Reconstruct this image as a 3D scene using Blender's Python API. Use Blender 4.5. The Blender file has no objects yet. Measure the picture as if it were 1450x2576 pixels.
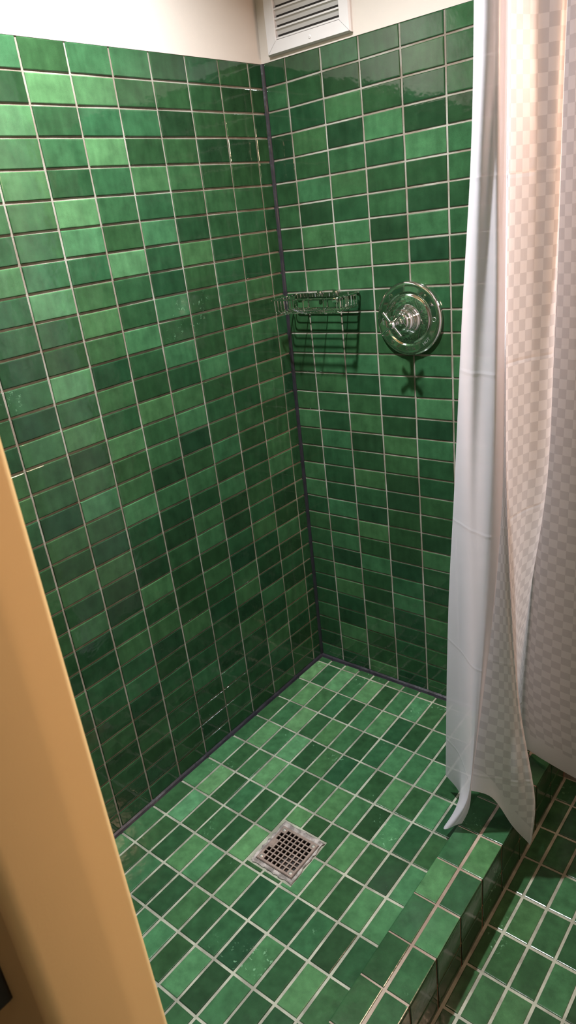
import bpy, bmesh, math, random, json
from mathutils import Vector, Matrix, Euler
random.seed(7)
S = 0.056                       # metres per tile row; every coordinate below is in tile rows
K = json.loads('''{"L":[[-1.26508,31.90845],[-0.01538,-16.08166],[0.07346,0.03177],[15.70355,0.07954],[-0.13865,0.07479],[-0.20271,-0.09435]],"R":[[-0.59302,31.93246],[0.22651,-16.19032],[-0.01857,0.12507],[15.50529,0.32131],[-0.13576,-0.19698],[0.08007,-0.06298]],"F":[[-0.12433,-1.24301],[1.13369,31.75125],[-1.24343,-1.14118],[8.13126,0.09543],[-0.32068,-0.06894],[-0.00287,-0.06428]],"liner":[[[14.308,-8.176,37.0],[14.172,-8.1,29.986],[13.994,-8.0,26.312],[13.557,-7.8,21.908],[13.0,-7.4,16.384],[12.44,-7.0,11.2],[12.05,-6.7,6.087],[11.677,-6.3,1.186]],[[14.705,-8.48,37.0],[14.555,-8.4,29.86],[14.367,-8.3,26.267],[14.079,-8.1,21.955],[13.641,-7.8,16.617],[13.237,-7.5,11.677],[12.904,-7.2,6.765],[12.728,-7.0,2.521],[12.706,-6.9,0.868]],[[15.044,-8.28,37.0],[14.846,-8.2,29.814],[14.601,-8.1,26.233],[14.391,-8.0,21.936],[14.089,-7.9,16.716],[13.9,-7.9,12.065],[13.804,-8.0,7.665],[13.681,-8.1,3.473],[13.399,-8.3,1.973],[12.703,-8.55,0.622]],[[14.978,-8.0,37.0],[14.908,-8.0,29.822],[14.82,-8.0,26.203],[14.766,-8.0,21.933],[14.62,-8.0,16.826],[14.385,-8.0,12.248],[14.177,-8.1,7.88],[13.871,-8.2,3.864],[13.612,-8.3,1.87],[13.205,-8.5,0.986]],[[14.885,-7.6,37.0],[14.878,-7.6,29.876],[14.869,-7.6,26.19],[14.858,-7.6,21.863],[14.887,-7.7,16.756],[14.654,-7.8,12.217],[14.247,-7.9,7.772],[13.858,-8.1,3.775],[13.745,-8.2,2.077],[13.463,-8.35,1.135]]],"cur":[[[14.461,-7.0,37.0],[14.443,-7.0,30.051],[14.419,-7.0,26.24],[14.403,-7.0,21.763],[14.3,-7.1,16.459],[13.984,-7.1,11.67],[13.759,-7.3,7.171],[13.597,-7.6,4.295],[13.666,-7.9,2.694]],[[14.523,-6.9,37.0],[14.511,-6.9,30.046],[14.496,-6.9,26.228],[14.545,-7.0,21.762],[14.568,-7.1,16.496],[14.457,-7.2,11.85],[14.353,-7.3,7.406],[14.19,-7.5,4.5],[14.488,-7.6,2.444]],[[14.546,-6.827,37.0],[14.577,-6.9,30.03],[14.62,-7.0,26.213],[14.596,-7.0,21.762],[14.652,-7.1,16.508],[14.802,-7.2,11.943],[15.013,-7.2,7.599],[15.222,-7.3,4.226],[15.15,-7.1,0.818]],[[14.597,-6.827,37.0],[14.632,-6.9,30.017],[14.679,-7.0,26.205],[14.668,-7.05,21.77],[14.735,-7.1,16.52],[14.924,-7.1,11.924],[15.192,-7.1,7.602],[15.508,-7.05,4.474],[15.715,-6.9,1.81],[15.674,-6.78,-0.082]],[[14.608,-6.827,37.0],[14.643,-6.9,30.015],[14.691,-7.0,26.204],[14.681,-7.05,21.77],[14.749,-7.1,16.522],[14.968,-7.1,11.936],[15.246,-7.0,7.556],[15.64,-6.9,4.623],[15.892,-6.75,2.429],[15.785,-6.7,-0.253]],[[14.486,-6.5,37.0],[14.5,-6.5,30.096],[14.521,-6.5,26.218],[14.506,-6.5,21.676],[14.519,-6.4,16.239],[14.734,-6.4,11.507],[15.047,-6.4,7.069],[15.49,-6.4,4.157],[15.783,-6.4,2.175],[15.743,-6.45,0.408]],[[14.828,-5.6,37.0],[14.857,-5.6,30.116],[14.898,-5.6,26.154],[14.881,-5.6,21.518],[14.785,-5.4,15.918],[14.511,-5.2,10.82],[14.42,-4.9,5.802],[14.537,-4.7,3.362],[14.722,-4.6,0.92]],[[15.515,-5.0,37.0],[15.5,-5.0,30.033],[15.478,-5.0,26.067],[15.384,-4.8,21.377],[15.187,-4.4,15.616],[14.474,-4.0,10.184],[13.9,-3.6,4.713],[13.854,-3.5,2.606],[13.895,-3.4,1.023]],[[14.523,-3.0,37.0],[14.542,-3.0,30.496],[14.575,-3.0,26.155],[14.577,-2.9,21.056],[14.386,-2.8,14.931],[14.062,-2.7,9.393],[13.774,-2.5,3.916],[13.872,-2.4,0.714]],[[14.92,-3.4,37.0],[14.953,-3.4,30.351],[15.006,-3.4,26.104],[15.033,-3.3,21.121],[14.848,-3.2,15.139],[14.69,-3.1,9.772],[14.536,-2.9,4.489],[14.891,-2.8,0.864]],[[15.761,-3.6,37.0],[15.836,-3.6,30.117],[15.949,-3.6,25.983],[16.052,-3.5,21.147],[16.108,-3.4,15.387],[16.129,-3.3,10.266],[16.161,-3.2,5.336],[16.469,-3.1,0.81]],[[16.227,-3.0,37.0],[16.321,-3.0,30.072],[16.461,-3.0,25.905],[16.625,-3.0,21.057],[16.736,-2.9,15.296],[16.887,-2.9,10.262],[17.058,-2.8,5.419],[17.435,-2.7,0.347]]]}''')
C = bpy.context.scene.collection
ZP = -2.27                      # bathroom floor level
ZC = 0.55                       # top of the curb bed
DEPTH = 24.15                   # shower depth

# ------------------------------------------------------------------ helpers
class MB:
    def __init__(s): s.v=[]; s.f=[]; s.m=[]; s.c=[]; s.sm=[]
    def face(s, pts, mat=0, col=(1,1,1), smooth=False):
        b=len(s.v); s.v += [tuple(p) for p in pts]; s.f.append(tuple(range(b,b+len(pts)))); s.m.append(mat); s.c.append(col); s.sm.append(smooth)
    def box(s, a, b, mat=0, col=(1,1,1)):
        x0,y0,z0=a; x1,y1,z1=b
        P=[(x0,y0,z0),(x1,y0,z0),(x1,y1,z0),(x0,y1,z0),(x0,y0,z1),(x1,y0,z1),(x1,y1,z1),(x0,y1,z1)]
        for q in ((0,3,2,1),(4,5,6,7),(0,1,5,4),(1,2,6,5),(2,3,7,6),(3,0,4,7)): s.face([P[k] for k in q],mat,col)
    def build(s, name, mats, parent=None, origin=(0,0,0), merge=False):
        me=bpy.data.meshes.new(name)
        o=Vector(origin)
        me.from_pydata([((Vector(p)-o)*S)[:] for p in s.v],[],s.f)
        for m in mats: me.materials.append(m)
        me.polygons.foreach_set('material_index',s.m)
        me.polygons.foreach_set('use_smooth',s.sm)
        at=me.color_attributes.new('tile','FLOAT_COLOR','CORNER')
        buf=[]
        for f,c in zip(s.f,s.c): buf += [c[0],c[1],c[2],1.0]*len(f)
        at.data.foreach_set('color',buf)
        if merge:
            bm=bmesh.new(); bm.from_mesh(me); bmesh.ops.remove_doubles(bm,verts=bm.verts,dist=1e-6)
            bmesh.ops.recalc_face_normals(bm,faces=bm.faces); bm.to_mesh(me); bm.free()
        me.update()
        ob=bpy.data.objects.new(name,me); C.objects.link(ob)
        if parent: ob.parent=parent; ob.location=(o-Vector(parent['org']))*S
        else: ob.location=o*S; 
        return ob
def tag(o,label=None,cat=None,group=None,kind=None):
    for k,v in (('label',label),('category',cat),('group',group),('kind',kind)):
        if v: o[k]=v
    return o
def empty(name,org,label,cat,group=None):
    o=bpy.data.objects.new(name,None); C.objects.link(o); o.location=Vector(org)*S; o.empty_display_size=.02
    o['org']=tuple(org); tag(o,label,cat,group); return o
def tube(mb, pts, r, n=8, mat=0, closed=False, caps=True):
    pts=[Vector(p) for p in pts]; N=len(pts); rings=[]
    up=Vector((0,0,1))
    prev=None
    for i,p in enumerate(pts):
        if closed: t=(pts[(i+1)%N]-pts[i-1])
        else: t=pts[min(i+1,N-1)]-pts[max(i-1,0)]
        t.normalize()
        if prev is None:
            a=t.cross(up); 
            if a.length<.1: a=t.cross(Vector((1,0,0)))
        else: a=prev-t*prev.dot(t)
        a.normalize(); prev=a; b=t.cross(a)
        rr=r[i] if isinstance(r,(list,tuple)) else r
        rings.append([p+(a*math.cos(2*math.pi*k/n)+b*math.sin(2*math.pi*k/n))*rr for k in range(n)])
    M=N if closed else N-1
    for i in range(M):
        A=rings[i];B=rings[(i+1)%N]
        for k in range(n): mb.face([A[k],A[(k+1)%n],B[(k+1)%n],B[k]],mat,smooth=True)
    if caps and not closed:
        mb.face(rings[0][::-1],mat); mb.face(rings[-1],mat)
def lathe(mb, prof, centre, axis, n=64, mat=0, smooth=True):
    """prof: list of (radius, distance along axis)"""
    c=Vector(centre); ax=Vector(axis).normalized(); a=ax.cross(Vector((0,0,1)))
    if a.length<.1: a=ax.cross(Vector((1,0,0)))
    a.normalize(); b=ax.cross(a)
    R=[[c+ax*h+(a*math.cos(2*math.pi*k/n)+b*math.sin(2*math.pi*k/n))*max(r,1e-4) for k in range(n)] for r,h in prof]
    for A,B in zip(R[:-1],R[1:]):
        for k in range(n): mb.face([A[k],B[k],B[(k+1)%n],A[(k+1)%n]],mat,smooth=smooth)
def wp(c,i,j):
    i/=8; j/=16; x=y=0; k=0
    for a in range(3):
        for b in range(3-a):
            t=i**a*j**b; x+=c[k][0]*t; y+=c[k][1]*t; k+=1
    return x,y
def yR(z): return -.1+.0135*z    # the back wall is slightly out of plumb

# ------------------------------------------------------------------ materials
def mat(name):
    m=bpy.data.materials.new(name); m.use_nodes=True; nt=m.node_tree
    return m,nt,nt.nodes['Principled BSDF'],nt.nodes['Material Output']
def N(nt,t,**kw):
    n=nt.nodes.new(t)
    for k,v in kw.items():
        if k in n.inputs: n.inputs[k].default_value=v
        else: setattr(n,k,v)
    return n
def tile_mat(name, rough=.09, bump=.35, spots=False):
    m,nt,P,out=mat(name); L=nt.links.new
    tc=N(nt,'ShaderNodeTexCoord'); at=N(nt,'ShaderNodeAttribute'); at.attribute_name='tile'
    n1=N(nt,'ShaderNodeTexNoise',Scale=26.0,Detail=3.0,Roughness=.6); L(tc.outputs['Object'],n1.inputs['Vector'])
    mp=N(nt,'ShaderNodeMapping'); mp.inputs['Scale'].default_value=(1,1,.18); L(tc.outputs['Object'],mp.inputs[0])
    n2=N(nt,'ShaderNodeTexNoise',Scale=55.0,Detail=2.0); L(mp.outputs[0],n2.inputs['Vector'])
    n3=N(nt,'ShaderNodeTexNoise',Scale=900.0,Detail=1.0); L(tc.outputs['Object'],n3.inputs['Vector'])
    r1=N(nt,'ShaderNodeMapRange'); r1.inputs['From Min'].default_value=.3; r1.inputs['From Max'].default_value=.7; r1.inputs['To Min'].default_value=.8; r1.inputs['To Max'].default_value=1.22; L(n1.outputs['Fac'],r1.inputs['Value'])
    r2=N(nt,'ShaderNodeMapRange'); r2.inputs['From Min'].default_value=.3; r2.inputs['From Max'].default_value=.7; r2.inputs['To Min'].default_value=.88; r2.inputs['To Max'].default_value=1.12; L(n2.outputs['Fac'],r2.inputs['Value'])
    r3=N(nt,'ShaderNodeMapRange'); r3.inputs['From Min'].default_value=.3; r3.inputs['From Max'].default_value=.7; r3.inputs['To Min'].default_value=.9; r3.inputs['To Max'].default_value=1.1; L(n3.outputs['Fac'],r3.inputs['Value'])
    a=N(nt,'ShaderNodeMath',operation='MULTIPLY'); L(r1.outputs[0],a.inputs[0]); L(r2.outputs[0],a.inputs[1])
    b=N(nt,'ShaderNodeMath',operation='MULTIPLY'); L(a.outputs[0],b.inputs[0]); L(r3.outputs[0],b.inputs[1])
    v=N(nt,'ShaderNodeVectorMath',operation='SCALE'); L(at.outputs['Color'],v.inputs[0]); L(b.outputs[0],v.inputs['Scale'])
    L(v.outputs[0],P.inputs['Base Color'])
    col=v.outputs[0]
    if spots:   # dried soap splashes
        s1=N(nt,'ShaderNodeTexNoise',Scale=6.5,Detail=1.0); L(tc.outputs['Object'],s1.inputs['Vector'])
        s2=N(nt,'ShaderNodeTexNoise',Scale=95.0,Detail=4.0,Roughness=.7); L(tc.outputs['Object'],s2.inputs['Vector'])
        q1=N(nt,'ShaderNodeMapRange'); q1.inputs['From Min'].default_value=.63; q1.inputs['From Max'].default_value=.68; L(s1.outputs['Fac'],q1.inputs['Value'])
        if spots=='patches':     # a few dried splashes on the left wall, each with its own place and size
            prev=None
            for px,py,pz,pr_ in ((0,-.423,1.207,.040),(0,-.344,1.197,.034),(0,-.324,1.253,.034),(0,-.885,1.146,.034),(0,-.40,1.25,.025)):
                dn=N(nt,'ShaderNodeVectorMath',operation='DISTANCE'); L(tc.outputs['Object'],dn.inputs[0]); dn.inputs[1].default_value=(px,py,pz)
                rr=N(nt,'ShaderNodeMapRange'); rr.inputs['From Min'].default_value=pr_; rr.inputs['From Max'].default_value=pr_*.5; L(dn.outputs['Value'],rr.inputs['Value'])
                if prev is None: prev=rr.outputs[0]
                else:
                    mm=N(nt,'ShaderNodeMath',operation='MAXIMUM'); L(prev,mm.inputs[0]); L(rr.outputs[0],mm.inputs[1]); prev=mm.outputs[0]
            q1=None
        q2=N(nt,'ShaderNodeMapRange'); q2.inputs['From Min'].default_value=.6; q2.inputs['From Max'].default_value=.66; L(s2.outputs['Fac'],q2.inputs['Value'])
        q=N(nt,'ShaderNodeMath',operation='MULTIPLY'); L(q1.outputs[0] if q1 else prev,q.inputs[0]); L(q2.outputs[0],q.inputs[1])
        q3=N(nt,'ShaderNodeMath',operation='MULTIPLY'); L(q.outputs[0],q3.inputs[0]); q3.inputs[1].default_value=.35
        mx=N(nt,'ShaderNodeMix',data_type='RGBA'); L(q3.outputs[0],mx.inputs['Factor']); L(col,mx.inputs['A']); mx.inputs['B'].default_value=(.25,.5,.3,1)
        L(mx.outputs['Result'],P.inputs['Base Color'])
    P.inputs['Roughness'].default_value=rough; P.inputs['IOR'].default_value=1.5
    w=N(nt,'ShaderNodeTexNoise',Scale=22.0,Detail=3.0,Roughness=.55); L(tc.outputs['Object'],w.inputs['Vector'])
    bp=N(nt,'ShaderNodeBump',Strength=bump,Distance=.0022); L(w.outputs['Fac'],bp.inputs['Height']); L(bp.outputs[0],P.inputs['Normal'])
    return m
def simple(name,col,rough=.5,metal=0,noise=None,bump=None,var=.12,spec=.5):
    m,nt,P,out=mat(name); L=nt.links.new
    P.inputs['Roughness'].default_value=rough; P.inputs['Metallic'].default_value=metal; P.inputs['Specular IOR Level'].default_value=spec
    tc=N(nt,'ShaderNodeTexCoord')
    n=N(nt,'ShaderNodeTexNoise',Scale=noise or 30.0,Detail=4.0); L(tc.outputs['Object'],n.inputs['Vector'])
    r=N(nt,'ShaderNodeMapRange'); r.inputs['From Min'].default_value=.3; r.inputs['From Max'].default_value=.7; r.inputs['To Min'].default_value=1-var; r.inputs['To Max'].default_value=1+var; L(n.outputs['Fac'],r.inputs['Value'])
    v=N(nt,'ShaderNodeVectorMath',operation='SCALE'); v.inputs[0].default_value=col[:3]; L(r.outputs[0],v.inputs['Scale']); L(v.outputs[0],P.inputs['Base Color'])
    if bump:
        n2=N(nt,'ShaderNodeTexNoise',Scale=bump[0],Detail=3.0); L(tc.outputs['Object'],n2.inputs['Vector'])
        b=N(nt,'ShaderNodeBump',Strength=bump[1],Distance=bump[2]); L(n2.outputs['Fac'],b.inputs['Height']); L(b.outputs[0],P.inputs['Normal'])
    return m
def two_tone(name,c1,c2,scale,rough,bump):
    m,nt,P,out=mat(name); L=nt.links.new
    tc=N(nt,'ShaderNodeTexCoord'); n=N(nt,'ShaderNodeTexNoise',Scale=scale,Detail=4.0,Roughness=.6); L(tc.outputs['Object'],n.inputs['Vector'])
    cr=N(nt,'ShaderNodeValToRGB'); cr.color_ramp.elements[0].position=.4; cr.color_ramp.elements[0].color=(*c1,1); cr.color_ramp.elements[1].position=.62; cr.color_ramp.elements[1].color=(*c2,1)
    L(n.outputs['Fac'],cr.inputs[0]); L(cr.outputs[0],P.inputs['Base Color']); P.inputs['Roughness'].default_value=rough
    n2=N(nt,'ShaderNodeTexNoise',Scale=600.0,Detail=3.0); L(tc.outputs['Object'],n2.inputs['Vector'])
    b=N(nt,'ShaderNodeBump',Strength=bump,Distance=.001); L(n2.outputs['Fac'],b.inputs['Height']); L(b.outputs[0],P.inputs['Normal'])
    return m
TILE=tile_mat('glazed_green_wall_tile',.07,.30,'patches')
TILEF=tile_mat('glazed_green_floor_tile',.16,.45,True)
GROUT=two_tone('wall_grout',(.175,.145,.11),(.29,.28,.235),9.0,.8,.6)
GROUTF=two_tone('floor_grout',(.13,.135,.10),(.24,.255,.195),14.0,.6,.6)
GROUTC=two_tone('curb_grout',(.16,.115,.085),(.27,.225,.175),8.0,.7,.6)
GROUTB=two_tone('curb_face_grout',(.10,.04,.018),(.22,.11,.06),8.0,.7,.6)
PAINT=simple('cream_wall_paint',(.57,.52,.46),.55,bump=(700.0,.25,.0006),noise=3.0,var=.02)
TAN=simple('tan_wall_paint',(.82,.61,.29),.38,bump=(350.0,.2,.0005),noise=4.0,var=.03)
WHITE=simple('white_vent_paint',(.62,.60,.585),.35,noise=20.0,var=.02)
CEIL=simple('ceiling_paint',(.8,.78,.74),.8,noise=3.0,var=.02)
CAULK=simple('dark_caulk',(.010,.009,.014),.4,noise=40.0,bump=(60.0,.5,.002),var=.3)
CHROME=simple('chrome',(.72,.73,.74),.045,1.0,noise=5.0,var=.01)
ETCH=simple('etched_chrome',(.42,.43,.42),.5,1.0,noise=5.0,var=.02)
STEEL=simple('drain_metal',(.25,.195,.165),.42,.65,noise=60.0,bump=(300.0,.3,.0005),var=.2)
MORTAR=two_tone('drain_mortar',(.10,.09,.08),(.27,.25,.23),60.0,.6,1.0)
SCREW=simple('screw_metal',(.62,.60,.56),.3,.9,noise=50.0,var=.05)
DARK=simple('dark_cavity',(.012,.009,.007),.8,noise=40.0,var=.4)
BLACK=simple('black_metal',(.01,.01,.01),.4,noise=40.0,var=.1)

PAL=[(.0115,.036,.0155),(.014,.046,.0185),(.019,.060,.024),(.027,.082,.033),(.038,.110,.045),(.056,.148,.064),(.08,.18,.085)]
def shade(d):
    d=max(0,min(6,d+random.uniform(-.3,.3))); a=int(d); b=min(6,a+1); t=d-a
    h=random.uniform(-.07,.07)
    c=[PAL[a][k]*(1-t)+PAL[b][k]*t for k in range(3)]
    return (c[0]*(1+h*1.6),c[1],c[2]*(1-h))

# ------------------------------------------------------------------ tiles
def tile(mb, q, to3, col, g=.043, mat=1, h0=-.01, h1=.042, tilt=.007):
    """q: four in-plane corners (going round), to3(a,b,h) -> 3-D"""
    n=len(q); j=[random.uniform(-.008,.008) for _ in range(2*n)]
    cx=sum(p[0] for p in q)/n; cy=sum(p[1] for p in q)/n
    ea=[Vector((q[(k+1)%n][0]-q[k][0],q[(k+1)%n][1]-q[k][1])).normalized() for k in range(n)]
    crs=[ea[k-1].x*ea[k].y-ea[k-1].y*ea[k].x for k in range(n)]; turn=1 if sum(crs)>0 else -1
    tx,ty=random.uniform(-tilt,tilt),random.uniform(-tilt,tilt)
    def ring(d,h,t=0):
        out=[]
        for k in range(n):
            sg=1 if crs[k]*turn>0 else -1
            p=Vector((q[k][0]+j[2*k],q[k][1]+j[2*k+1]))+(ea[k]-ea[k-1])*d*sg
            out.append(to3(p.x,p.y,h+t*(tx*(p.x-cx)+ty*(p.y-cy))))
        return out
    R=[ring(g,h0),ring(g,h1-.024,1),ring(g+.008,h1-.009,1),ring(g+.028,h1-.001,1),ring(g+.055,h1,1)]
    for a,b in zip(R[:-1],R[1:]):
        for k in range(n):
            mb.face([a[k],a[(k+1)%n],b[(k+1)%n],b[k]],mat,col,smooth=False)
    mb.face(R[-1],mat,col)
toL=lambda a,b,h:(h,-a,b)                 # a = distance from the corner, b = height
toR=lambda a,b,h:(a,yR(b)-h,b)
toF=lambda a,b,h:(a,-b,h)
HB=.14                                    # lower edge of the bottom wall row
def cellL(i,j):
    def pt(ii,jj):
        a,b=wp(K['L'],max(ii,1),jj)
        if jj==0: b=31.93
        if jj==32: b=HB
        if ii==0: a=-yR(b)+.08
        if ii>=13: a=DEPTH
        return a,b
    return [pt(i,j+1),pt(i,j),pt(i+1,j),pt(i+1,j+1)]
def cellR(i,j):
    def pt(ii,jj):
        a,b=wp(K['R'],max(ii,1),jj)
        if ii==0: a=.13
        if jj==0: b=31.93
        if jj==32: b=HB+.02 
        return a,b
    return [pt(i,j),pt(i,j+1),pt(i+1,j+1),pt(i+1,j)]
def cellF(g,h):
    def pt(ii,jj):
        a,b=wp(K['F'],max(ii,1),max(jj,1))
        if ii==0: a=.13
        if jj==0: b=.23
        if jj==13: b=DEPTH
        return a,b
    return [pt(g,h),pt(g,h+1),pt(g+1,h+1),pt(g+1,h)]

# tile shades (0 darkest, 6 palest), one string per course
# left wall: read from the ninth column to the corner
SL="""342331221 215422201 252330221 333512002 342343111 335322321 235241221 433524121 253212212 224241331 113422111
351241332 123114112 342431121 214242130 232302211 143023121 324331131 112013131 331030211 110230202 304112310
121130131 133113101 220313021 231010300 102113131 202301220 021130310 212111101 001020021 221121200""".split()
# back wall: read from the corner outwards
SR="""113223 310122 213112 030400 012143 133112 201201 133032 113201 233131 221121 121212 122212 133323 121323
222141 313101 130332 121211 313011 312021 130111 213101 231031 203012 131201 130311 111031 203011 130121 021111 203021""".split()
# floor: courses from the back wall forwards
SF="""2242232312222 5253513422322 3533134113122 2352431243412 2535131314241 4235413430412 4513134124204 2522152243144
3214414131201 4131131204142 1111341403112 2122123222122 1212121212121""".split()
# ------------------------------------------------------------------ the walls
mb=MB()
mb.face([(0,.4,ZP),(0,.4,31.93),(0,-DEPTH-.3,31.93),(0,-DEPTH-.3,ZP)],0)
mb.face([(.03,.6,31.90),(.03,.6,43),(.03,-DEPTH-.3,43),(.03,-DEPTH-.3,31.90)],2)
mb.face([(.0,.6,31.90),(.03,.6,31.90),(.03,-DEPTH-.3,31.90),(.0,-DEPTH-.3,31.90)],2)
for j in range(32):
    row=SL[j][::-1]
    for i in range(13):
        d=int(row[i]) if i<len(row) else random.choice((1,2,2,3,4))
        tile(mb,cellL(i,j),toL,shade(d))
tag(mb.build('wall_left',[GROUT,TILE,PAINT]),'green-tiled shower wall on the left with cream paint above','wall',kind='structure')
mb=MB()
mb.face([(0,yR(ZP),ZP),(17.2,yR(ZP),ZP),(17.2,yR(31.93),31.93),(0,yR(31.93),31.93)],0)
mb.face([(0,yR(31.9)-.03,31.9),(38,yR(31.9)-.03,31.9),(38,yR(43)-.03,43),(0,yR(43)-.03,43)],2)
mb.face([(17.2,yR(ZP)-.03,ZP),(38,yR(ZP)-.03,ZP),(38,yR(31.9)-.03,31.9),(17.2,yR(31.9)-.03,31.9)],2)
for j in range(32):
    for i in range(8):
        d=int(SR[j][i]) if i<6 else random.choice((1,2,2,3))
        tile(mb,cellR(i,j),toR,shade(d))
tag(mb.build('wall_back',[GROUT,TILE,PAINT]),'green-tiled back shower wall with the valve and basket','wall',kind='structure')
# ------------------------------------------------------------------ shower floor
DR=(6.27,8.52,11.60,14.05)      # drain surround x0 x1, depth d0 d1
mb=MB()
x0,x1,d0,d1=DR; e=.2
for a,b,c,d in ((0,13.2,-.3,d0+e),(0,13.2,d1-e,DEPTH+.3),(0,x0+e,d0+e,d1-e),(x1-e,13.2,d0+e,d1-e)):
    mb.face([(a,-c,.0),(a,-d,.0),(b,-d,.0),(b,-c,.0)],0)
for h in range(13):
    for g in range(13):
        q=cellF(g,h); d=int(SF[h][g])
        if h==6 and g in (6,7): q[1]=(q[1][0],d0-.05); q[2]=(q[2][0],d0-.05)
        if h==7 and g in (6,7): q[0]=(q[0][0],d1+.03); q[3]=(q[3][0],d1+.03)
        if g==8 and h==6: q=[q[0],(q[1][0],d0-.03),(x1+.0,d0-.03),(x1+.0,q[1][1]),q[2],q[3]]
        if g==8 and h==7: q=[(x1+.0,q[0][1]),(x1+.0,d1+.03),(q[1][0],d1+.03),q[1],q[2],q[3]]
        if h==6 and g==5: pass
        if g==12:
            q[2]=(13.18,q[2][1]); q[3]=(13.18,q[3][1])
        tile(mb,q,toF,shade(d),g=.055)
tag(mb.build('floor',[GROUTF,TILEF]),'green-tiled shower floor around the square drain','floor',kind='structure')
# ------------------------------------------------------------------ bathroom floor
mb=MB()
mb.face([(15.0,.3,ZP),(15.0,-50,ZP),(38,-50,ZP),(38,.3,ZP)],0)
mb.face([(-4,-DEPTH-2.2,ZP),(-4,-50,ZP),(15,-50,ZP),(15,-DEPTH-2.2,ZP)],0)
SB=["2211222","2211222","2213222","2132222","3321222","2213022","2231122","2131222"]
ZPf=lambda a,b,h:(a,-b,ZP+h)
xs=[15.15]+[15.88+1.035*k for k in range(12)]
for r in range(26):
    for c in range(len(xs)-1):
        ya=1.81-2*0+1.97*(r-2)+1.97*0; 
        ya=5.75+1.97*(r-3); yb=ya+1.97
        if yb<0: continue
        ya=max(ya,.15)
        d=int(SB[r-0][c]) if r<len(SB) and c<7 else random.choice((1,2,2,3))
        sk=lambda y:-.018*(y-8)
        tile(mb,[(xs[c]+(sk(ya) if c else 0),ya),(xs[c]+(sk(yb) if c else 0),yb),(xs[c+1]+sk(yb),yb),(xs[c+1]+sk(ya),ya)],ZPf,shade(d),g=.06)
tag(mb.build('floor_bathroom',[GROUTF,TILEF]),'darker green-tiled bathroom floor one step below the curb','floor',kind='structure')
# ------------------------------------------------------------------ curb
mb=MB()
mb.face([(13.14,.1,ZC),(13.14,-DEPTH,ZC),(15.08,-DEPTH,ZC),(15.08,.1,ZC)],0)
mb.face([(13.14,.1,ZC),(13.14,.1,-.1),(13.14,-DEPTH,-.1),(13.14,-DEPTH,ZC)],0)
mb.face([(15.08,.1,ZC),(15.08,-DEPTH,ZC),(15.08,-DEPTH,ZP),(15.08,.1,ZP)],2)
toC=lambda a,b,h:(a,-b,ZC+h)
toO=lambda a,b,h:(15.08+h,-a,b)
toI=lambda a,b,h:(13.14-h,-a,b)
CI=[3,2,3,2,2,4,2,1,2,2,3,2,2,2]; CO=[2,3,2,2,4,2,5,2,3,2,2,3,2,2]
CI=[2,3,2,2,2,4,2,1,2,2,3,2,2,2]; CO=[2,3,2,2,4,2,4,2,2,2,3,3,2,2]
for k in range(14):
    ya=10.0+1.925*(k-5); yb=ya+1.925
    ya=max(.2,ya); yb=min(yb,DEPTH)
    if yb-ya<.2: continue
    tile(mb,[(13.10,ya),(13.10,yb),(14.10,yb),(14.10,ya)],toC,shade(CI[k]),g=.035)
    tile(mb,[(14.14,ya),(14.14,yb),(15.15,yb),(15.15,ya)],toC,shade(CO[k]),g=.05)
    tile(mb,[(ya,-.02),(ya,ZC),(yb,ZC),(yb,-.02)],toI,shade(2),g=.03)
    # outer face: an upper and a lower course
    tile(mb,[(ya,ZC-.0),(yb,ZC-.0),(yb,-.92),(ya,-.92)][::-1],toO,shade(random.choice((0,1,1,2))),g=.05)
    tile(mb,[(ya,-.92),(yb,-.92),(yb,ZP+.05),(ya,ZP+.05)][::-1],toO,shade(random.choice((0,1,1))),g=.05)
o=mb.build('shower_curb',[GROUTC,TILEF,GROUTB],origin=(14.1,-12,ZP))
tag(o,'low green-tiled curb between shower floor and bathroom floor','curb')
# ------------------------------------------------------------------ caulk joints
def strip(name,pts,w,label):
    mb=MB(); n=len(pts)
    wob=[[random.uniform(-.02,.02) for _ in range(2)] for _ in pts]
    rows=[]
    for k,(p,ax1,ax2) in enumerate(pts):
        p=Vector(p); a=Vector(ax1); b=Vector(ax2); w1=w+wob[k][0]; w2=w+wob[k][1]
        rows.append([p-a*.02-b*.02+a*(w1+.02),p+a*w1*.52+b*w2*.52+0*a,p-a*.02-b*.02+b*(w2+.02)])
    for A,B in zip(rows[:-1],rows[1:]):
        mb.face([A[0],A[1],B[1],B[0]],0); mb.face([A[1],A[2],B[2],B[1]],0)
    return tag(mb.build(name,[CAULK]),label,'caulk',kind='structure')
strip('trim_1',[((0.02,yR(z),z),(1,0,0),(0,-1,0)) for z in [k*.5 for k in range(0,64)]+[31.9]],.17,'dark caulk line up the shower corner')
strip('trim_2',[((0.02,-y,.02),(1,0,0),(0,0,1)) for y in [k*.5 for k in range(0,49)]],.19,'dark caulk line along the left wall and floor')
strip('trim_3',[((x,yR(0),.02),(0,-1,0),(0,0,1)) for x in [k*.5 for k in range(0,28)]],.22,'dark caulk line along the back wall and floor')
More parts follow.
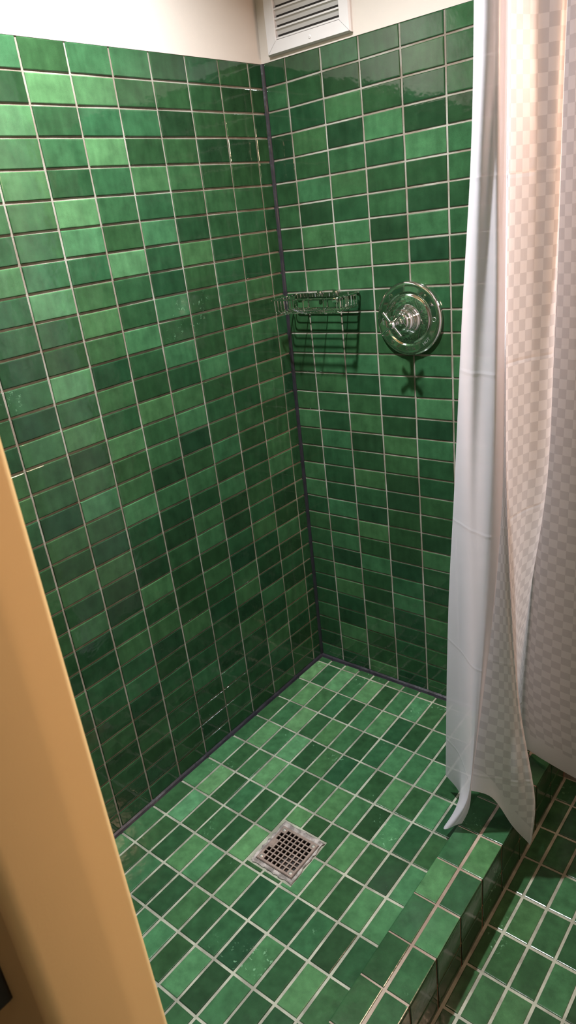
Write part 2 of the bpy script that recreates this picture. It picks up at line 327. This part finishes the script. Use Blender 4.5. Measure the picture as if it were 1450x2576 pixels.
# ------------------------------------------------------------------ front wall with the painted end, far walls, ceiling
mb=MB()
mb.face([(0,-DEPTH-.05,ZP),(15.1,-DEPTH-.05,ZP),(15.1,-DEPTH-.05,34),(0,-DEPTH-.05,34)][::-1],0)
toW=lambda a,b,h:(a,-DEPTH-.05+h,b)
for j in range(33):
    for i in range(8):
        a0=.1+1.92*i; a1=min(15.0,a0+1.92)
        tile(mb,[(a0,.3+j),(a0,1.3+j),(a1,1.3+j),(a1,.3+j)],toW,shade(random.choice((1,2,2,3,4))))
prof=[(0,-DEPTH-.06),(14.98,-DEPTH-.06),(15.10,-24.20),(15.18,-24.32),(15.36,-24.78),(15.42,-24.90),(15.44,-25.02),(15.44,-25.94),(15.42,-26.06),(15.34,-26.16),(15.22,-26.2),(-4,-26.2)]
for a,b in zip(prof[:-1],prof[1:]):
    z0=ZP if b[0]!=14.98 else 33.3
    mb.face([(a[0],a[1],z0),(b[0],b[1],z0),(b[0],b[1],43),(a[0],a[1],43)],2 ,smooth=(a[0]>15.05 and b[0]>15.05))
tag(mb.build('wall_front',[GROUT,TILE,TAN],merge=True),'tan painted end of the shower partition nearest the viewer','wall',kind='structure')
def quad(name,pts,m,label,cat):
    mb=MB(); mb.face(pts,0); return tag(mb.build(name,[m]),label,cat,kind='structure')
quad('wall_right',[(38,.3,ZP),(38,-50,ZP),(38,-50,43),(38,.3,43)],PAINT,'cream bathroom wall on the far right','wall')
quad('wall_near',[(38,-50,ZP),(-4,-50,ZP),(-4,-50,43),(38,-50,43)],PAINT,'cream bathroom wall behind the viewer','wall')
quad('wall_hall',[(-4,-50,ZP),(-4,-26.2,ZP),(-4,-26.2,43),(-4,-50,43)],PAINT,'cream bathroom wall behind the partition','wall')
quad('ceiling',[(-4,.6,43),(38,.6,43),(38,-50,43),(-4,-50,43)],CEIL,'white ceiling','ceiling')

# ------------------------------------------------------------------ drain
x0,x1,d0,d1=DR; cx=(x0+x1)/2; cy=-(d0+d1)/2
dr=empty('floor_drain',(cx,cy,.0),'square metal floor drain set in rough mortar in the shower floor','drain')
mb=MB()
gx0,gx1,gy0,gy1=6.41,8.42,-11.86,-13.87           # grate
n=9
def edge(a,b,lo,hi,n=14): return [(lo+(hi-lo)*k/n) for k in range(n+1)]
out=[];inn=[]
for k in range(14): out.append((x0+(x1-x0)*k/14,-d0)); 
for k in range(14): out.append((x1,-d0-(d1-d0)*k/14))
for k in range(14): out.append((x1-(x1-x0)*k/14,-d1))
for k in range(14): out.append((x0,-d1+(d1-d0)*k/14))
for k in range(14): inn.append((gx0+(gx1-gx0)*k/14,gy0))
for k in range(14): inn.append((gx1,gy0+(gy1-gy0)*k/14))
for k in range(14): inn.append((gx1-(gx1-gx0)*k/14,gy1))
for k in range(14): inn.append((gx0,gy1-(gy1-gy0)*k/14))
o2=[(p[0]+random.uniform(-.05,.05),p[1]+random.uniform(-.05,.05)) for p in out]
mid=[((a[0]*.75+b[0]*.25)+random.uniform(-.01,.01),(a[1]*.75+b[1]*.25)+random.uniform(-.01,.01)) for a,b in zip(o2,inn)]
M=len(out); hh=[random.uniform(.072,.09) for _ in range(M)]
for k in range(M):
    l=(k+1)%M
    mb.face([(*o2[k],.052),(*mid[k],hh[k]),(*mid[l],hh[l]),(*o2[l],.052)],0)
    mb.face([(*o2[k],-.02),(*o2[k],.052),(*o2[l],.052),(*o2[l],-.02)],0)
    mb.face([(*mid[k],hh[k]),(*inn[k],.075),(*inn[l],.075),(*mid[l],hh[l])],0)
    mb.face([(*inn[k],.075),(*inn[k],-.3),(*inn[l],-.3),(*inn[l],.075)],0)
o=mb.build('mortar_surround',[MORTAR],dr,merge=True)
mb=MB(); w=.035
for a,b in (((gx0+.005,gy0-.005),(gx1-.02,gy0-w)),((gx0+.02,gy1+w),(gx1-.02,gy1+.02)),((gx0+.02,gy0-w),(gx0+w,gy1+w)),((gx1-w,gy0-w),(gx1-.02,gy1+w))):
    mb.box((a[0],min(a[1],b[1]),-.1),(b[0],max(a[1],b[1]),.095))
mb.build('rim',[STEEL],dr)
# grate with an 8 x 8 field of square holes
mb=MB(); G0x,G1x=gx0+.045,gx1-.045; G0y,G1y=gy0-.045,gy1+.045
fx0,fx1=G0x+.07,G1x-.07; fy0,fy1=G0y-.07,G1y+.07
nx=8; px=(fx1-fx0)/nx; py=(fy1-fy0)/nx; bar=.058
zt=.112; zb=.02
xsl=[G0x]+sum([[fx0+px*k+bar/2,fx0+px*(k+1)-bar/2] for k in range(nx)],[])+[G1x]
ysl=[G0y]+sum([[fy0+py*k-bar/2,fy0+py*(k+1)+bar/2] for k in range(nx)],[])+[G1y]
holes={(i,j) for i in range(nx) for j in range(nx)}
for q in ((0,0),(7,0),(0,7),(7,7)): holes.discard(q)
for q in ((0,3),(0,4)): holes.discard(q)
for i in range(len(xsl)-1):
    for j in range(len(ysl)-1):
        hole=(i%2==1 and j%2==1 and ((i-1)//2,(j-1)//2) in holes)
        A=(xsl[i],ysl[j]);B=(xsl[i+1],ysl[j+1])
        if hole:
            for p,q in (((A[0],A[1]),(B[0],A[1])),((B[0],A[1]),(B[0],B[1])),((B[0],B[1]),(A[0],B[1])),((A[0],B[1]),(A[0],A[1]))):
                mb.face([(*p,zt),(*p,zb),(*q,zb),(*q,zt)],0)
        else:
            mb.face([(A[0],A[1],zt),(A[0],B[1],zt),(B[0],B[1],zt),(B[0],A[1],zt)],0)
for p,q in (((G0x,G0y),(G1x,G0y)),((G1x,G0y),(G1x,G1y)),((G1x,G1y),(G0x,G1y)),((G0x,G1y),(G0x,G0y))):
    mb.face([(*p,zt),(*q,zt),(*q,zb),(*p,zb)],0)
gr=mb.build('grate',[STEEL],dr,merge=True); gr['org']=(0,0,0)
mb=MB(); sx=fx0+px*.5; sy=fy0+py*4
mb.box((sx-.045,sy-.16,zt-.001),(sx+.045,sy+.16,zt+.012))
mb.build('nameplate',[STEEL],dr)
for a,b in ((G0x+.15,G0y-.15),(G1x-.15,G0y-.15),(G0x+.15,G1y+.15),(G1x-.15,G1y+.15)):
    mb=MB(); lathe(mb,[(.085,0),(.088,.012),(.07,.026),(.028,.030),(.022,.012),(0,.012)],(a,b,zt),(0,0,1),24)
    mb.build('screw',[SCREW],dr,origin=(a,b,zt))
mb=MB(); mb.box((gx0-.02,gy1-.02,-1.5),(gx1+.02,gy0+.02,-1.45))
for p,q in (((gx0,gy0),(gx1,gy0)),((gx1,gy0),(gx1,gy1)),((gx1,gy1),(gx0,gy1)),((gx0,gy1),(gx0,gy0))):
    mb.face([(*p,-.05),(*q,-.05),(*q,-1.5),(*p,-1.5)],0)
mb.build('drain_body',[DARK],dr)

# ------------------------------------------------------------------ vent
vx0,vx1,vz0,vz1=.60,5.04,32.06,36.4; fi=.56; ix0,ix1,iz0,iz1=1.15,4.52,32.58,35.85
yv=yR(33)-.03
ve=empty('wall_vent',(2.8,yv,34.2),'white louvred wall vent above the tiles by the shower corner','vent')
mb=MB(); T=.22
O=[(vx0,vz0),(vx1,vz0),(vx1,vz1),(vx0,vz1)]; I=[(ix0,iz0),(ix1,iz0),(ix1,iz1),(ix0,iz1)]
bev=lambda p,c,d:(p[0]+(d if p[0]<c[0] else -d),p[1]+(d if p[1]<c[1] else -d))
cc=((vx0+vx1)/2,(vz0+vz1)/2)
O2=[bev(p,cc,.05) for p in O]; I2=[bev(p,cc,-.03) for p in I]
gp=.006
for k in range(4):
    l=(k+1)%4
    def P(p,y): return (p[0],yv-y,p[1])
    # each mitred bar separated by a hairline gap
    dx=Vector((O[l][0]-O[k][0],O[l][1]-O[k][1])).normalized()*gp
    sh=lambda p,s:(p[0]+dx.x*s,p[1]+dx.y*s)
    mb.face([P(sh(O[k],1),0),P(sh(O[l],-1),0),P(sh(O[l],-1),T*.6),P(sh(O[k],1),T*.6)],0)
    mb.face([P(sh(O[k],1),T*.6),P(sh(O[l],-1),T*.6),P(sh(O2[l],-1),T),P(sh(O2[k],1),T)],0)
    mb.face([P(sh(O2[k],1),T),P(sh(O2[l],-1),T),P(sh(I2[l],-1),T),P(sh(I2[k],1),T)],0)
    mb.face([P(sh(I2[k],1),T),P(sh(I2[l],-1),T),P(I[l],T-.03),P(I[k],T-.03)],0)
    mb.face([P(I[k],T-.03),P(I[l],T-.03),P(I[l],-.0),P(I[k],-.0)],0)
mb.build('frame',[WHITE],ve)
z=iz0+.03
while z<iz1:
    mb=MB()
    a=[(.17,z),(.17,z+.065),(.12,z+.075),(.025,z-.15),(.025,z-.18),(.125,z-.0)]
    A=[(ix0-.02,yv-p[0],p[1]) for p in a]; B=[(ix1+.02,yv-p[0],p[1]) for p in a]
    for k in range(len(a)): l=(k+1)%len(a); mb.face([A[k],A[l],B[l],B[k]],0)
    mb.face(A[::-1],0); mb.face(B,0)
    mb.build('louvre',[WHITE],ve,merge=True,origin=(2.8,yv,z)); z+=.36
mb=MB()
mb.face([(ix0-.1,yv-.012,iz0-.1),(ix1+.1,yv-.012,iz0-.1),(ix1+.1,yv-.012,iz1+.1),(ix0-.1,yv-.012,iz1+.1)],0)  # flat near-black sheet on the wall, standing in for shade behind the louvres
mb.build('duct_shade_sheet',[DARK],ve)
for zz in (vz0+.26,vz1-.26):
    mb=MB(); lathe(mb,[(.075,0),(.075,.012),(.05,.028),(.02,.030),(.016,.014),(0,.014)],(2.98,yv-T,zz),(0,-1,0),20)
    mb.build('screw',[SCREW if zz>35 else WHITE],ve,origin=(2.98,yv-T,zz))

# ------------------------------------------------------------------ valve
vz=20.58; vx=7.22; vy=yR(vz)-.05
va=empty('shower_valve',(vx,vy,vz),'round chrome shower valve with cross handle on the green back wall','valve')
mb=MB()
lathe(mb,[(1.60,0),(1.64,.04),(1.645,.10),(1.62,.17),(1.55,.215),(1.50,.225),(1.40,.215),(1.22,.235),(1.17,.23),(1.13,.17),(1.10,.17),(1.06,.215),(1.0,.235),(.85,.27),(.7,.29),(.6,.295),(.5,.295)],(vx,vy,vz),(0,-1,0),96)
mb.build('escutcheon',[CHROME],va,merge=True)
mb=MB()
lathe(mb,[(.66,.27),(.665,.36),(.63,.40),(.60,.42),(.585,.50),(.56,.56),(.545,.58),(.53,.62),(.53,.70),(.50,.75),(.44,.78),(.43,.86),(.40,.93),(.33,.98),(.22,1.0),(.13,1.02),(.12,1.04)],(vx,vy,vz),(0,-1,0),64)
mb.build('hub',[CHROME],va,merge=True)
ha=MB(); hc=Vector((vx,vy-1.64,vz))
lathe(ha,[(.11,1.0),(.13,1.1),(.095,1.2),(.085,1.38),(.11,1.46),(.17,1.51),(.20,1.58),(.205,1.64),(.19,1.72),(.13,1.80),(.06,1.83),(0,1.835)],(vx,vy,vz),(0,-1,0),32)
for a in (40,130,220,310):
    d=Vector((math.cos(math.radians(a)),0,math.sin(math.radians(a))))
    tube(ha,[hc+d*.12,hc+d*.2,hc+d*.6,hc+d*.66,hc+d*.675],[.075,.07,.085,.085,.05],16)
ha.build('cross_handle',[CHROME],va,origin=(vx,vy-1.64,vz))
def txt(s,size,loc,roty,rotx=90):
    cu=bpy.data.curves.new('lettering','FONT'); cu.body=s; cu.size=size*S; cu.extrude=.004*S; cu.align_x='CENTER'; cu.align_y='CENTER'; cu.offset=.0002
    ob=bpy.data.objects.new('lettering',cu); C.objects.link(ob)
    bpy.context.view_layer.update()
    me=bpy.data.meshes.new_from_object(ob.evaluated_get(bpy.context.evaluated_depsgraph_get())); bpy.data.objects.remove(ob)
    o=bpy.data.objects.new('lettering',me); C.objects.link(o); me.materials.clear(); me.materials.append(ETCH)
    o.parent=va; o.location=(Vector(loc)-Vector(va['org']))*S
    o.rotation_euler=(Matrix.Rotation(math.radians(roty),3,'Y')@Matrix.Rotation(math.radians(90),3,'X')).to_euler()
    return o
txt('TOTAL',.17,(vx+.06,vy-.228,vz-1.32),0)
txt('HOT',.20,(vx+.88,vy-.228,vz-.98),42-84)
txt('OFF',.20,(vx-1.28,vy-.228,vz-.10),90)
mb=MB(); tube(mb,[(vx+1.30+.09*math.cos(t*math.pi/12),vy-.228,vz-.02+.09*math.sin(t*math.pi/12)) for t in range(24)],.008,6,closed=True)
mb.build('cold_mark',[ETCH],va)
for a in (128,232,48):
    mb=MB(); cxx=vx+1.31*math.cos(math.radians(a)); czz=vz+1.31*math.sin(math.radians(a))
    lathe(mb,[(.075,.22),(.075,.235),(.05,.245),(.02,.242),(0,.24)],(cxx,vy,czz),(0,-1,0),20); mb.build('plate_screw',[CHROME],va)

# ------------------------------------------------------------------ soap basket
bz=21.82; by=yR(bz)-.07
ba=empty('soap_basket',(2.7,by,bz),'rectangular chrome wire soap basket fixed to the back wall near the corner','basket')
bx0,bx1,bd=.78,4.62,2.02; rc=.16
def rrect(x0,x1,y0,y1,r,z,n=5):
    pts=[]
    for cxx,cyy,a0 in ((x1-r,y0-r,90),(x0+r,y0-r,180-0),(x0+r,y1+r,180+0),(x1-r,y1+r,270)):
        pass
    for cxx,cyy,a0 in ((x1-r,y0-r,0),(x0+r,y0-r,90),(x0+r,y1+r,180),(x1-r,y1+r,270)):
        for k in range(n+1):
            a=math.radians(a0+90*k/n); pts.append((cxx+r*math.cos(a),cyy+r*math.sin(a),z))
    return pts
rt=rrect(bx0,bx1,by-.03,by-bd,rc,bz); zb_=bz-.22
mb=MB(); tube(mb,rt,.042,10,closed=True); mb.build('rim_wire',[CHROME],ba)
mb=MB(); mb.box((bx0+.2,by-.10,bz-.16),(bx1-.2,by-.04,bz+.03)); b=mb.build('back_bar',[CHROME],ba,merge=True)
bb=b.modifiers.new('b','BEVEL'); bb.width=.012*S; bb.segments=2
zb2=bz-.66
def ucurve(p0,p1,r,zt_,zb):   # down, across, up, rounded
    p0=Vector(p0);p1=Vector(p1); d=(p1-p0).normalized(); pts=[(p0.x,p0.y,zt_)]
    for k in range(6):
        a=math.radians(90*k/5); q=p0+d*(r-r*math.cos(a)); pts.append((q.x,q.y,zb+r-r*math.sin(a)))
    for k in range(6):
        a=math.radians(90-90*k/5); q=p1-d*(r-r*math.cos(a)); pts.append((q.x,q.y,zb+r-r*math.sin(a)))
    pts.append((p1.x,p1.y,zt_)); return pts
for k in range(8):
    y=by-.22-(bd-.38)*k/7
    mb=MB(); tube(mb,ucurve((bx0+.09,y,0),(bx1-.09,y,0),.17,bz-.03,zb2),.024 if k%2 else .034,8); mb.build('cross_wire',[CHROME],ba,origin=(2.7,y,bz))
for x in (bx0+.75,(bx0+bx1)/2,bx1-.75):
    mb=MB(); tube(mb,ucurve((x,by-.06,0),(x,by-bd+.05,0),.17,bz-.03,zb2-.045),.026,8); mb.build('support_wire',[CHROME],ba,origin=(x,by-1,bz))
for x in (2.35,3.28):
    mb=MB(); mb.box((x-.15,by-.16,bz-.16),(x+.15,by+.06,bz+.14)); b=mb.build('wall_bracket',[CHROME],ba,merge=True,origin=(x,by,bz))
    bb=b.modifiers.new('b','BEVEL'); bb.width=.03*S; bb.segments=2
    mb=MB(); lathe(mb,[(.115,0),(.12,.07),(.10,.11),(.05,.115),(.04,.08),(0,.08)],(x,by-.16,bz),(0,-1,0),24); sc=mb.build('bracket_screw',[CHROME],ba,origin=(x,by-.16,bz))
for x,y in ((bx1-.10,by-bd+.08),(bx0+.25,by-.06)):
    mb=MB(); mb.box((x-.12,y-.07,bz-.2),(x+.12,y+.07,bz+.03)); b=mb.build('corner_clip',[CHROME],ba,merge=True,origin=(x,y,bz))
    bb=b.modifiers.new('b','BEVEL'); bb.width=.025*S; bb.segments=2

# ------------------------------------------------------------------ curtains
def catmull(P,t):
    n=len(P)-1; t=max(0,min(n-1e-6,t)); i=int(t); f=t-i
    p0=P[max(i-1,0)];p1=P[i];p2=P[i+1];p3=P[min(i+2,n)]
    return p1+(p2-p0)*(f*.5)+(p0*2-p1*5+p2*4-p3)*(f*f*.5)+(p1*3-p0-p2*3+p3)*(f*f*f*.5)
def rib_at(R,s):     # s in 0..1 along the length of the rib
    P=[Vector(p) for p in R]; L=[0]
    for a,b in zip(P[:-1],P[1:]): L.append(L[-1]+(b-a).length)
    d=s*L[-1]; k=0
    while k<len(L)-2 and L[k+1]<d: k+=1
    return catmull(P,k+(d-L[k])/(L[k+1]-L[k]))
def cloth(name,ribs,mats,nu,nv,amp,seed,thick):
    rnd=random.Random(seed); nr=len(ribs)
    grid=[]
    for a in range(nv+1):
        s=a/nv
        row=[rib_at(R,s) for R in ribs]
        grid.append([catmull(row,(nr-1)*b/nu) for b in range(nu+1)])
    # soft irregular wrinkles
    ph=[(rnd.uniform(0,6.28),rnd.uniform(.25,.7),rnd.uniform(.8,2.6)) for _ in range(5)]
    for a in range(nv+1):
        for b in range(nu+1):
            w=sum(math.sin(p+f*grid[a][b].z+g*b*8/nu) for p,f,g in ph)/5
            m=1 if 0<b<nu else .5
            grid[a][b]=grid[a][b]+Vector((.5,-.85,0))*w*amp*m
    U=[0]
    for b in range(nu): U.append(U[-1]+sum((grid[a][b+1]-grid[a][b]).length for a in range(nv//3,nv,4))/len(range(nv//3,nv,4)))
    me=bpy.data.meshes.new(name); V=[]; F=[]; uv=[]
    VL=[[0]*(nu+1) for _ in range(nv+1)]
    for b in range(nu+1):
        for a in range(1,nv+1): VL[a][b]=VL[a-1][b]+(grid[a][b]-grid[a-1][b]).length
    HM=[[VL[nv][b]-VL[a][b] for b in range(nu+1)] for a in range(nv+1)]     # distance from the hem
    hm=[]
    org=Vector((14.3,-6,30))
    for a in range(nv+1):
        for b in range(nu+1): V.append(((grid[a][b]-org)*S)[:])
    for a in range(nv):
        for b in range(nu):
            F.append((a*(nu+1)+b,(a+1)*(nu+1)+b,(a+1)*(nu+1)+b+1,a*(nu+1)+b+1))
            uv+= [(U[b],VL[a][b]),(U[b],VL[a+1][b]),(U[b+1],VL[a+1][b+1]),(U[b+1],VL[a][b+1])]
            hm+= [(U[b],HM[a][b]),(U[b],HM[a+1][b]),(U[b+1],HM[a+1][b+1]),(U[b+1],HM[a][b+1])]
    me.from_pydata(V,[],F); ul=me.uv_layers.new(name='UVMap'); u2=me.uv_layers.new(name='Hem')
    for k,(x,y) in enumerate(uv): ul.data[k].uv=(x,y)
    for k,(x,y) in enumerate(hm): u2.data[k].uv=(x,y)
    me.polygons.foreach_set('use_smooth',[True]*len(F))
    for m in mats: me.materials.append(m)
    o=bpy.data.objects.new(name,me); C.objects.link(o); o.location=org*S
    return o,grid
def fabric(name,check,c1,c2,transl,transp,rough,crease=.35):
    m,nt,P,out=mat(name); L=nt.links.new; nt.nodes.remove(P)
    uvn=N(nt,'ShaderNodeUVMap'); uvn.uv_map='UVMap'
    if check:
        ch=N(nt,'ShaderNodeTexChecker',Scale=1.0/.36); ch.inputs['Color1'].default_value=(*c1,1); ch.inputs['Color2'].default_value=(*c2,1)
        L(uvn.outputs[0],ch.inputs['Vector'])
        hu=N(nt,'ShaderNodeUVMap'); hu.uv_map='Hem'; sh=N(nt,'ShaderNodeSeparateXYZ'); L(hu.outputs[0],sh.inputs[0]); sx=N(nt,'ShaderNodeSeparateXYZ'); L(uvn.outputs[0],sx.inputs[0])
        gt=N(nt,'ShaderNodeMath',operation='LESS_THAN'); L(sh.outputs['Y'],gt.inputs[0]); gt.inputs[1].default_value=1.05
        mx=N(nt,'ShaderNodeMix',data_type='RGBA'); L(gt.outputs[0],mx.inputs['Factor']); L(ch.outputs['Color'],mx.inputs['A']); mx.inputs['B'].default_value=(*c1,1)
        colo=mx.outputs['Result']
    else:
        rgb=N(nt,'ShaderNodeRGB'); rgb.outputs[0].default_value=(*c1,1); colo=rgb.outputs[0]; sx=N(nt,'ShaderNodeSeparateXYZ'); L(uvn.outputs[0],sx.inputs[0])
    # packing creases every 5.6 rows and a stitched hem
    md=N(nt,'ShaderNodeMath',operation='PINGPONG'); L(sx.outputs['Y'],md.inputs[0]); md.inputs[1].default_value=2.8
    cr=N(nt,'ShaderNodeMapRange'); cr.inputs['From Min'].default_value=0; cr.inputs['From Max'].default_value=.10; cr.inputs['To Min'].default_value=1; cr.inputs['To Max'].default_value=0; L(md.outputs[0],cr.inputs['Value'])
    ns=N(nt,'ShaderNodeTexNoise',Scale=1.3,Detail=3.0); L(uvn.outputs[0],ns.inputs['Vector'])
    ad=N(nt,'ShaderNodeMath',operation='MULTIPLY_ADD'); L(ns.outputs['Fac'],ad.inputs[0]); ad.inputs[1].default_value=1.6; L(cr.outputs[0],ad.inputs[2])
    bp=N(nt,'ShaderNodeBump',Strength=crease,Distance=.0014); L(ad.outputs[0],bp.inputs['Height'])
    wv=N(nt,'ShaderNodeTexWave',Scale=14.0,Distortion=.5); L(uvn.outputs[0],wv.inputs['Vector'])
    b2=N(nt,'ShaderNodeBump',Strength=.08,Distance=.0004); L(wv.outputs['Fac'],b2.inputs['Height']); L(bp.outputs[0],b2.inputs['Normal'])
    df=N(nt,'ShaderNodeBsdfDiffuse'); tr=N(nt,'ShaderNodeBsdfTranslucent'); gl=N(nt,'ShaderNodeBsdfGlossy',Roughness=rough)
    for x in (df,tr): L(colo,x.inputs['Color']); L(b2.outputs[0],x.inputs['Normal'])
    L(b2.outputs[0],gl.inputs['Normal']); gl.inputs['Color'].default_value=(.8,.8,.8,1)
    m1=N(nt,'ShaderNodeMixShader'); m1.inputs[0].default_value=transl; L(df.outputs[0],m1.inputs[1]); L(tr.outputs[0],m1.inputs[2])
    m2=N(nt,'ShaderNodeMixShader'); m2.inputs[0].default_value=.05; L(m1.outputs[0],m2.inputs[1]); L(gl.outputs[0],m2.inputs[2])
    last=m2
    if transp:
        tp=N(nt,'ShaderNodeBsdfTransparent'); m3=N(nt,'ShaderNodeMixShader'); m3.inputs[0].default_value=transp; L(m2.outputs[0],m3.inputs[1]); L(tp.outputs[0],m3.inputs[2]); last=m3
    L(last.outputs[0],out.inputs['Surface'])
    return m
FAB=fabric('checked_curtain_fabric',True,(.80,.78,.81),(.66,.64,.67),.42,0,.4)
LIN=fabric('liner_fabric',False,(.72,.70,.765),None,.42,.14,.35,.18)
o,gr_=cloth('shower_curtain',K['cur'],[FAB],90,150,.07,3,.015)
tag(o,'white shower curtain with tone-on-tone checks draped outside the curb','curtain')
o,gr2=cloth('curtain_liner',K['liner'],[LIN],40,150,.05,5,.01)
tag(o,'sheer plain white curtain liner falling inside the shower','curtain liner')
mb=MB(); tube(mb,[(14.5,yR(37.2)+.0,37.2),(14.5,-DEPTH,37.2)],.22,20)
tag(mb.build('curtain_rod',[CHROME],origin=(14.5,-12,37.2)),'straight chrome curtain rod above the shower curb','curtain rod')

# ------------------------------------------------------------------ small dark bracket on the partition's bathroom side
mb=MB(); mb.box((12.6,-26.75,13.9),(14.15,-26.18,15.0))
b=mb.build('wall_bracket',[BLACK],origin=(13.4,-26.2,14.4),merge=True)
bb=b.modifiers.new('b','BEVEL'); bb.width=.06*S; bb.segments=2
tag(b,'small black fitting on the shaded wall at the lower left edge','wall fitting')

# ------------------------------------------------------------------ lights
def area(name,loc,target,size,power,col,shape='DISK',sy=None,spread=180):
    l=bpy.data.lights.new(name,'AREA'); l.shape=shape; l.size=size; 
    if sy: l.size_y=sy
    l.energy=power; l.color=col; l.spread=math.radians(spread)
    o=bpy.data.objects.new(name,l); C.objects.link(o); o.location=Vector(loc)*S
    o.rotation_euler=(Vector(target)-Vector(loc)).to_track_quat('-Z','Y').to_euler(); return o
cl=empty('ceiling_light',(7.4,-13.7,43),'round recessed ceiling light over the shower drain','ceiling light')
mb=MB(); lathe(mb,[(.9,-.02),(.92,.08),(1.25,.10),(1.35,.03),(1.36,-.02)],(7.4,-13.7,43),(0,0,-1),40); mb.build('trim_ring',[WHITE],cl)
area('shower_lamp',(7.4,-13.7,42.7),(7.4,-13.7,0),.062,31,(.98,.975,1.0),spread=122)
area('vanity_lamp',(27,-1.2,31),(15,-12,14),.55,15,(1.0,.61,.43),'RECTANGLE',.12)
area('bathroom_fill',(28,-34,42.6),(28,-34,0),.30,0.9,(1.0,.84,.68))  # weak fill light added for the bathroom side, not a known fixture
w=bpy.data.worlds.new('World'); bpy.context.scene.world=w; w.use_nodes=True
w.node_tree.nodes['Background'].inputs[0].default_value=(1,.9,.8,1); w.node_tree.nodes['Background'].inputs[1].default_value=.02

# ------------------------------------------------------------------ camera
cam=bpy.data.cameras.new('camera'); co=bpy.data.objects.new('camera',cam); C.objects.link(co)
co.location=Vector((23.5008,-28.423,25.3787))*S; co.rotation_euler=(1.1708,.1131,.6724)
cam.sensor_fit='VERTICAL'; cam.sensor_height=24; cam.lens=1750.26/2576*24; cam.clip_start=.01
cam.dof.use_dof=True; cam.dof.focus_distance=30*S; cam.dof.aperture_fstop=7.0
sc=bpy.context.scene; sc.camera=co
sc.view_settings.view_transform='Standard'; sc.view_settings.look='None'; sc.view_settings.gamma=1; sc.view_settings.use_curve_mapping=False
sc.view_settings.exposure=0.36
sc.cycles.max_bounces=8; sc.cycles.transparent_max_bounces=8
